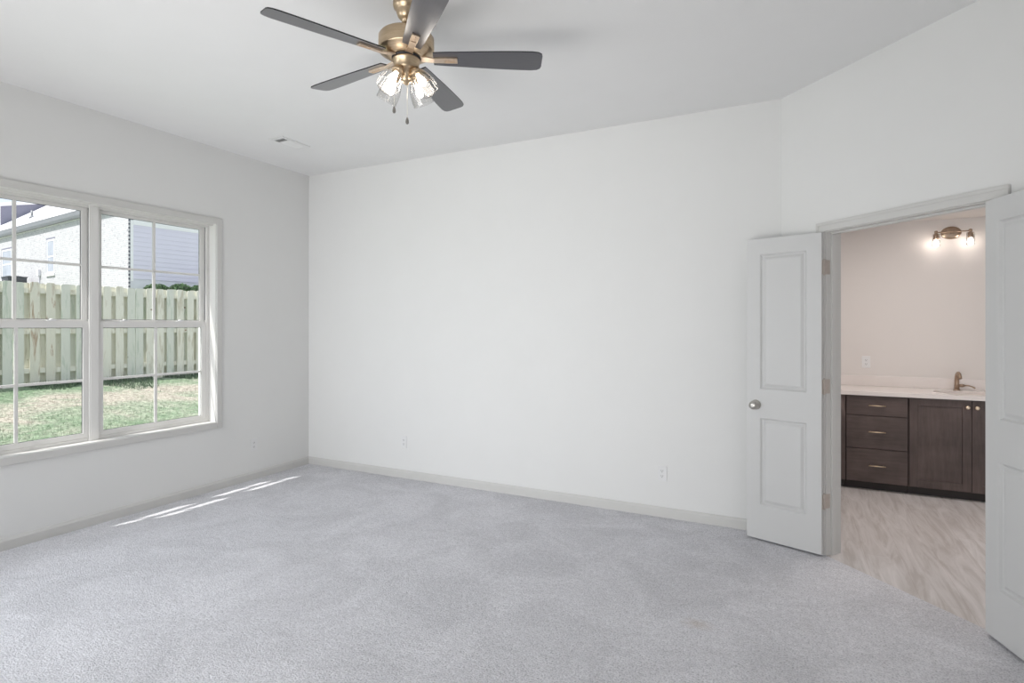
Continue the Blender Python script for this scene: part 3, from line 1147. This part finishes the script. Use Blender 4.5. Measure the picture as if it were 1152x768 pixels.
bm = B()
nx, ny = 90, 90
gv = []
for i in range(nx + 1):
    row = []
    for j in range(ny + 1):
        x = -4.81 - (i / nx) ** 1.3 * 45
        y = -14 + j / ny * 56
        p = Vector((x, y, 0))
        row.append(bm.verts.new((x, y, ground_z(p) + random.uniform(-0.008, 0.008))))
    gv.append(row)
for i in range(nx):
    for j in range(ny):
        bm.faces.new((gv[i][j], gv[i + 1][j], gv[i + 1][j + 1], gv[i][j + 1])).smooth = True
struct('lawn', bm, 'lawn', 'patchy green and tan lawn outside the window', 'lawn')
bm = B()
rng = random.Random(3)
for k in range(26000):
    t = rng.uniform(0.05, 5.6)
    s = rng.uniform(-4.2, 3.6)
    p = P0 + V * t + U * s
    if p.x > -5.0:
        continue
    z = ground_z(p)
    a = rng.uniform(0, 2 * math.pi)
    h = rng.uniform(0.012, 0.034)
    wd = rng.uniform(0.003, 0.007)
    lx, ly = rng.uniform(-0.02, 0.02), rng.uniform(-0.02, 0.02)
    c_, s_ = math.cos(a) * wd, math.sin(a) * wd
    bm.faces.new((bm.verts.new((p.x - c_, p.y - s_, z - 0.01)), bm.verts.new((p.x + c_, p.y + s_, z - 0.01)), bm.verts.new((p.x + lx, p.y + ly, z + h))))
tag(obj('grass', bm, 'grass'), 'short grass blades over the lawn below the fence', 'grass', kind='stuff')

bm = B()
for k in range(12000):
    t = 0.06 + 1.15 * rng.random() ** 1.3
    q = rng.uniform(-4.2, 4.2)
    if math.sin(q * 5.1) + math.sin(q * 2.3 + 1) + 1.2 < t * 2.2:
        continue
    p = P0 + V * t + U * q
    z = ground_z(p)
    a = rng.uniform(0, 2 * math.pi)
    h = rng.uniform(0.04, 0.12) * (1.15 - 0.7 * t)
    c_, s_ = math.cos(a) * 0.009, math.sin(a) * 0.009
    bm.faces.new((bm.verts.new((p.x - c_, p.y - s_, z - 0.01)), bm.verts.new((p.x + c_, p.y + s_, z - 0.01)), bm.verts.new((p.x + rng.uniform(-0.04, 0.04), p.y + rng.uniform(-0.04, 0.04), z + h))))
tag(obj('tall_grass', bm, 'tallgrass'), 'unmown grass along the foot of the timber fence, its dark green including painted fence shadow', 'grass', kind='stuff')

# shadowbox fence: local x along the fence, y towards the house we stand in
fe = empty('wooden_fence', (P0.x, P0.y, GF), math.atan2(U.y, U.x), label='pale new timber board fence across the lawn', cat='fence')
# local +x = U ; local +y = rotate(U,90) = away from us (-V)


def board(x, wd, top, y0, y1, mt):
    bm = B()
    c_ = 0.022
    pts = [(x, -0.02), (x + wd, -0.02), (x + wd, top - c_), (x + wd - c_, top), (x + c_, top), (x, top - c_)]
    hull(bm, [(a, y0, b) for a, b in pts], [(a, y1, b) for a, b in pts])
    return obj('board', bm, mt, fe)


left = [-3.66, -3.44, -3.22, -3.0, -2.78, -2.56, -2.34, -2.12, -1.93, -1.72, -1.54, -1.385, -1.16, -0.926, -0.70, -0.463, -0.24, -0.02, 0.20, 0.41, 0.56,
        0.76, 0.965, 1.165, 1.375, 1.59, 1.79, 2.0, 2.21, 2.42, 2.63, 2.84, 3.05, 3.26, 3.47, 3.68]
special = {-1.54: 'fence1', -1.385: 'fence1', -1.16: 'fence3', -0.926: 'fence3', -0.70: 'fence1', -0.463: 'fence1', 0.20: 'fence2', 0.41: 'fence1', 0.56: 'fence1',
           0.76: 'fence2', 0.965: 'fence2', 1.165: 'fence1', 1.375: 'fence2', 1.59: 'fence2', 1.79: 'fence2'}
for i, x in enumerate(left):
    board(x, 0.140, 1.885 + rng.uniform(-0.012, 0.012), -0.037, -0.020, special.get(x, rng.choice(['fence1', 'fence2', 'fence1'])))
    if i + 1 < len(left) and left[i + 1] - x > 0.17:
        cx_ = (x + 0.14 + left[i + 1]) / 2
        board(cx_ - 0.07, 0.140, 1.885 + rng.uniform(-0.012, 0.012), 0.052, 0.069, rng.choice(['fence1', 'fence2', 'fence1']))
for z in (0.29, 1.0, 1.74):
    bm = B()
    bx(bm, left[0] - 0.02, left[-1] + 0.16, -0.0195, 0.0515, z - 0.045, z + 0.045)
    obj('rail', bm, 'fence2', fe)
for x in (-2.6, -0.16, 2.28):
    bm = B()
    bx(bm, x, x + 0.09, 0.0695, 0.16, -0.05, 1.80)
    obj('post', bm, 'fence1', fe)

# neighbour's house: local x along the brick wall (+x towards us), local y away
hz = 2.70
ho = empty('neighbor_house', (HC.x, HC.y, hz), -RA, label='white brick house with lavender side siding beyond the fence', cat='house')


def Z(z):
    return z - hz


HL = -26.0
bm = B()
bx(bm, HL, 0, 0.0, 0.065, Z(2.60), Z(5.70))
obj('brick_wall', bm, 'brick', ho)
# toothed brick end, a dark strip paints the shadow between the teeth
bm = B()
zc = 2.60
tooth = [(0.0, Z(zc))]
while zc < 5.6:
    tooth += [(0.022, Z(zc)), (0.022, Z(zc + 0.07)), (0.001, Z(zc + 0.07)), (0.001, Z(zc + 0.14))]
    zc += 0.14
tooth.append((0.0, Z(zc)))
hull(bm, [(a_, 0.003, b_) for a_, b_ in tooth], [(a_, 0.060, b_) for a_, b_ in tooth])
obj('brick_edge', bm, 'brick', ho)
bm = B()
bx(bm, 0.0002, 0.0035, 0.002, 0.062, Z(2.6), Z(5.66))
obj('tooth_shadow', bm, 'tooth_shade', ho)
bm = B()
bx(bm, -0.02, 0.010, 0.067, 0.16, Z(3.05), Z(5.24))
obj('corner_board', bm, 'house_trim', ho)
bm = B()
z = 3.13
while z < 5.08:
    hull(bm, [(-0.01, 0.1601, Z(z)), (0.016, 0.1601, Z(z)), (0.002, 0.1601, Z(z + 0.17)), (-0.01, 0.1601, Z(z + 0.17))],
         [(-0.01, 9, Z(z)), (0.016, 9, Z(z)), (0.002, 9, Z(z + 0.17)), (-0.01, 9, Z(z + 0.17))])
    z += 0.17
obj('siding', bm, 'siding', ho)
bm = B()
bx(bm, -0.01, 0.024, 0.16, 9, Z(5.08), Z(5.30))
obj('frieze_board', bm, 'house_trim', ho)
bm = B()
bx(bm, -0.10, -0.005, 0.067, 9, Z(2.3), Z(3.13))
obj('foundation', bm, 'foundation', ho)
# eaves: soffit/fascia along brick wall and along siding, then hip roof
OV = 0.07
bm = B()
bx(bm, HL, 0.30, -OV, 0.0, Z(5.68), Z(5.75))
bx(bm, 0.024, 0.30, 0.0, 9, Z(5.66), Z(5.75))
obj('soffit', bm, 'house_trim', ho)
bm = B()
gp = [(-OV, 5.68), (-OV - 0.07, 5.70), (-OV - 0.10, 5.80), (-OV - 0.10, 5.96), (-OV - 0.085, 5.96), (-OV, 5.96)]
hull(bm, [(HL, y, Z(z)) for y, z in gp], [(0.30, y, Z(z)) for y, z in gp])
obj('gutter', bm, 'gutter', ho)
tp = math.tan(R(36))
bm = B()
ya, yb, xr = -0.18, 9.2, 0.32
ze = 5.97
hh_ = (yb - ya) / 2
A = [(HL, ya, Z(ze)), (xr, ya, Z(ze)), (xr, yb, Z(ze)), (HL, yb, Z(ze))]
r1, r2 = (xr - hh_, (ya + yb) / 2, Z(ze + hh_ * tp)), (HL, (ya + yb) / 2, Z(ze + hh_ * tp))
va = [bm.verts.new(p) for p in A]
vr = [bm.verts.new(r1), bm.verts.new(r2)]
for q in ((va[0], va[1], vr[0], vr[1]), (va[1], va[2], vr[0]), (va[2], va[3], vr[1], vr[0]), (va[3], va[0], vr[1]), (va[3], va[2], va[1], va[0])):
    bm.faces.new(q)
obj('roof', bm, 'roof', ho)


def roof_z(y):
    return ze + (y - ya) * tp


# shed dormer with a shaded dark cheek
xc = -17.4
yf, ybk = 1.05, 3.25
ztf = 7.92
bm = B()
hull(bm, [(xc, yf, Z(roof_z(yf) - 0.2)), (xc, ybk, Z(roof_z(ybk))), (xc, yf, Z(ztf))], [(xc - 5, yf, Z(roof_z(yf) - 0.2)), (xc - 5, ybk, Z(roof_z(ybk))), (xc - 5, yf, Z(ztf))])
do = obj('dormer', bm, 'gable_and_shade', ho)
bm = B()
bx(bm, xc - 5, xc + 0.01, yf - 0.03, yf, Z(roof_z(yf) - 0.1), Z(ztf))
obj('dormer_front', bm, 'house_trim', do)
bm = B()
sl = (roof_z(ybk) - ztf) / (ybk - yf)
pa, pb = yf - 0.35, ybk + 0.25
hull(bm, [(xc + 0.12, pa, Z(ztf + sl * (pa - yf))), (xc + 0.12, pb, Z(ztf + sl * (pb - yf))), (xc + 0.12, pb, Z(ztf + 0.20 + sl * (pb - yf))), (xc + 0.12, pa, Z(ztf + 0.20 + sl * (pa - yf)))],
     [(xc - 5.2, pa, Z(ztf + sl * (pa - yf))), (xc - 5.2, pb, Z(ztf + sl * (pb - yf))), (xc - 5.2, pb, Z(ztf + 0.20 + sl * (pb - yf))), (xc - 5.2, pa, Z(ztf + 0.20 + sl * (pa - yf)))])
obj('dormer_roof', bm, 'house_trim', do)
bm = B()
lathe(bm, [(0.05, Z(roof_z(0.87) - 0.05)), (0.05, Z(roof_z(0.87) + 0.34))], 16, Matrix.Translation((-12.2, 0.87, 0)))
lathe(bm, [(0.12, Z(roof_z(0.87) - 0.06)), (0.07, Z(roof_z(0.87) + 0.08))], 16, Matrix.Translation((-12.2, 0.87, 0)))
obj('vent_pipe', bm, 'gutter', ho)


def house_window(x0, x1, z0, z1):
    bm = B()
    y0, y1 = -0.012, -0.001
    for a in ((x0, x0 + 0.07, z0, z1), (x1 - 0.07, x1, z0, z1), (x0 + 0.07, x1 - 0.07, z1 - 0.07, z1), (x0 + 0.07, x1 - 0.07, z0, z0 + 0.09), (x0 + 0.07, x1 - 0.07, (z0 + z1) / 2 - 0.03, (z0 + z1) / 2 + 0.03)):
        bx(bm, a[0], a[1], y0, y1, Z(a[2]), Z(a[3]))
    bx(bm, x0 - 0.05, x1 + 0.05, -0.05, -0.001, Z(z0 - 0.10), Z(z0))
    # soldier course and reveal edges with their shadow painted as dark strips
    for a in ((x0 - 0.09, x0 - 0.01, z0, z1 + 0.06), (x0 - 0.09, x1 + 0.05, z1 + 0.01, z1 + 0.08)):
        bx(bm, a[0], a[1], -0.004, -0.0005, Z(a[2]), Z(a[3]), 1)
    f = obj('window', bm, ['house_trim', 'gable_and_shade'], ho)
    bm = B()
    bx(bm, x0 + 0.07, x1 - 0.07, -0.004, -0.001, Z(z0 + 0.09), Z(z1 - 0.07))
    obj('pane', bm, 'housepane', f)


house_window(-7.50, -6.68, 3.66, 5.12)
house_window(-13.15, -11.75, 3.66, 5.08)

ub = empty('utility_box', tuple(HC + V * -8.3 + Vector((0, 0, 3.62))), -RA, label='small grey utility box on the white brick wall', cat='utility box')
bm = B()
bx(bm, -0.11, 0.11, -0.10, -0.001, 0.0, 0.28)
obj('box_body', bm, 'foundation', ub, bevel=0.01)
bm = B()
bx(bm, -0.02, 0.02, -0.05, -0.005, -0.9, 0)
obj('conduit', bm, 'foundation', ub)


def ac(x, y, wd, lab):
    p = HC + V * x + U * y
    g = ground_z(p)
    r_ = empty('air_conditioner', (p.x, p.y, g), -RA, label=lab, cat='air conditioner', group='dark boxes by the brick wall')
    top = 3.58 - g
    bm = B()
    hw = wd / 2
    bx(bm, -hw, hw, -0.32, 0.32, 0.06, top - 0.05)
    for k in range(12):
        bx(bm, -hw - 0.01, hw + 0.01, -0.33, 0.33, 0.10 + k * (top - 0.25) / 12, 0.115 + k * (top - 0.25) / 12)
    obj('casing', bm, 'darkbox', r_, bevel=0.01)
    bm = B()
    bx(bm, -hw - 0.02, hw + 0.02, -0.34, 0.34, top - 0.06, top)
    lathe(bm, [(0.29, top), (0.27, top + 0.03), (0.05, top + 0.035)], 24)
    obj('top_cover', bm, 'darkbox', r_, bevel=0.01)
    bm = B()
    bx(bm, -hw - 0.1, hw + 0.1, -0.42, 0.42, -0.1, 0.06)
    obj('pad', bm, 'foundation', r_)


ac(-9.2, -0.625, 0.8, 'dark grey box against the white brick wall, seen just over the fence')
ac(-9.2, -1.62, 0.8, 'dark grey box over the fence at the left edge of the photo')


# shrubs along the siding
def shrub(x, y, rr, hgt, lab, seed):
    p = HC + V * x + U * y
    g = ground_z(p)
    r_ = empty('shrub', (p.x, p.y, g), 0, label=lab, cat='shrub', group='shrubs along the siding')
    rg = random.Random(seed)
    bm = B()
    for k in range(1500):
        th, ph = rg.uniform(0, 2 * math.pi), math.acos(rg.uniform(-0.5, 1))
        q = rg.uniform(0.75, 1.0) * (1 + 0.12 * math.sin(5 * th + seed) * math.sin(3 * ph))
        c0 = Vector((rr * q * math.sin(ph) * math.cos(th), rr * q * math.sin(ph) * math.sin(th), hgt * 0.45 + hgt * 0.55 * q * math.cos(ph)))
        a = Vector((rg.uniform(-1, 1), rg.uniform(-1, 1), rg.uniform(-1, 1))).normalized() * 0.05
        b = Vector((rg.uniform(-1, 1), rg.uniform(-1, 1), rg.uniform(-1, 1))).normalized() * 0.03
        bm.faces.new([bm.verts.new(c0 + a), bm.verts.new(c0 + b), bm.verts.new(c0 - a), bm.verts.new(c0 - b)])
    obj('foliage', bm, 'leaf', r_)
    bm = B()
    for k in range(4):
        a = k * 1.6 + seed
        tube(bm, [(0, 0, -0.05), (0.1 * math.cos(a), 0.1 * math.sin(a), hgt * 0.3), (rr * 0.5 * math.cos(a), rr * 0.5 * math.sin(a), hgt * 0.6)], [0.02, 0.015, 0.008], 6)
    obj('stem', bm, 'fence3', r_)


for i_, (u_, h_, nm_) in enumerate(((0.55, 0.28, 'first'), (1.33, 0.36, 'second'), (2.11, 0.33, 'third'), (2.90, 0.38, 'fourth'), (3.70, 0.36, 'fifth'))):
    shrub(0.85 + 0.1 * (i_ % 2), u_, 0.36, h_, 'low green shrub below the siding, %s from the brick corner' % nm_, i_ + 1)
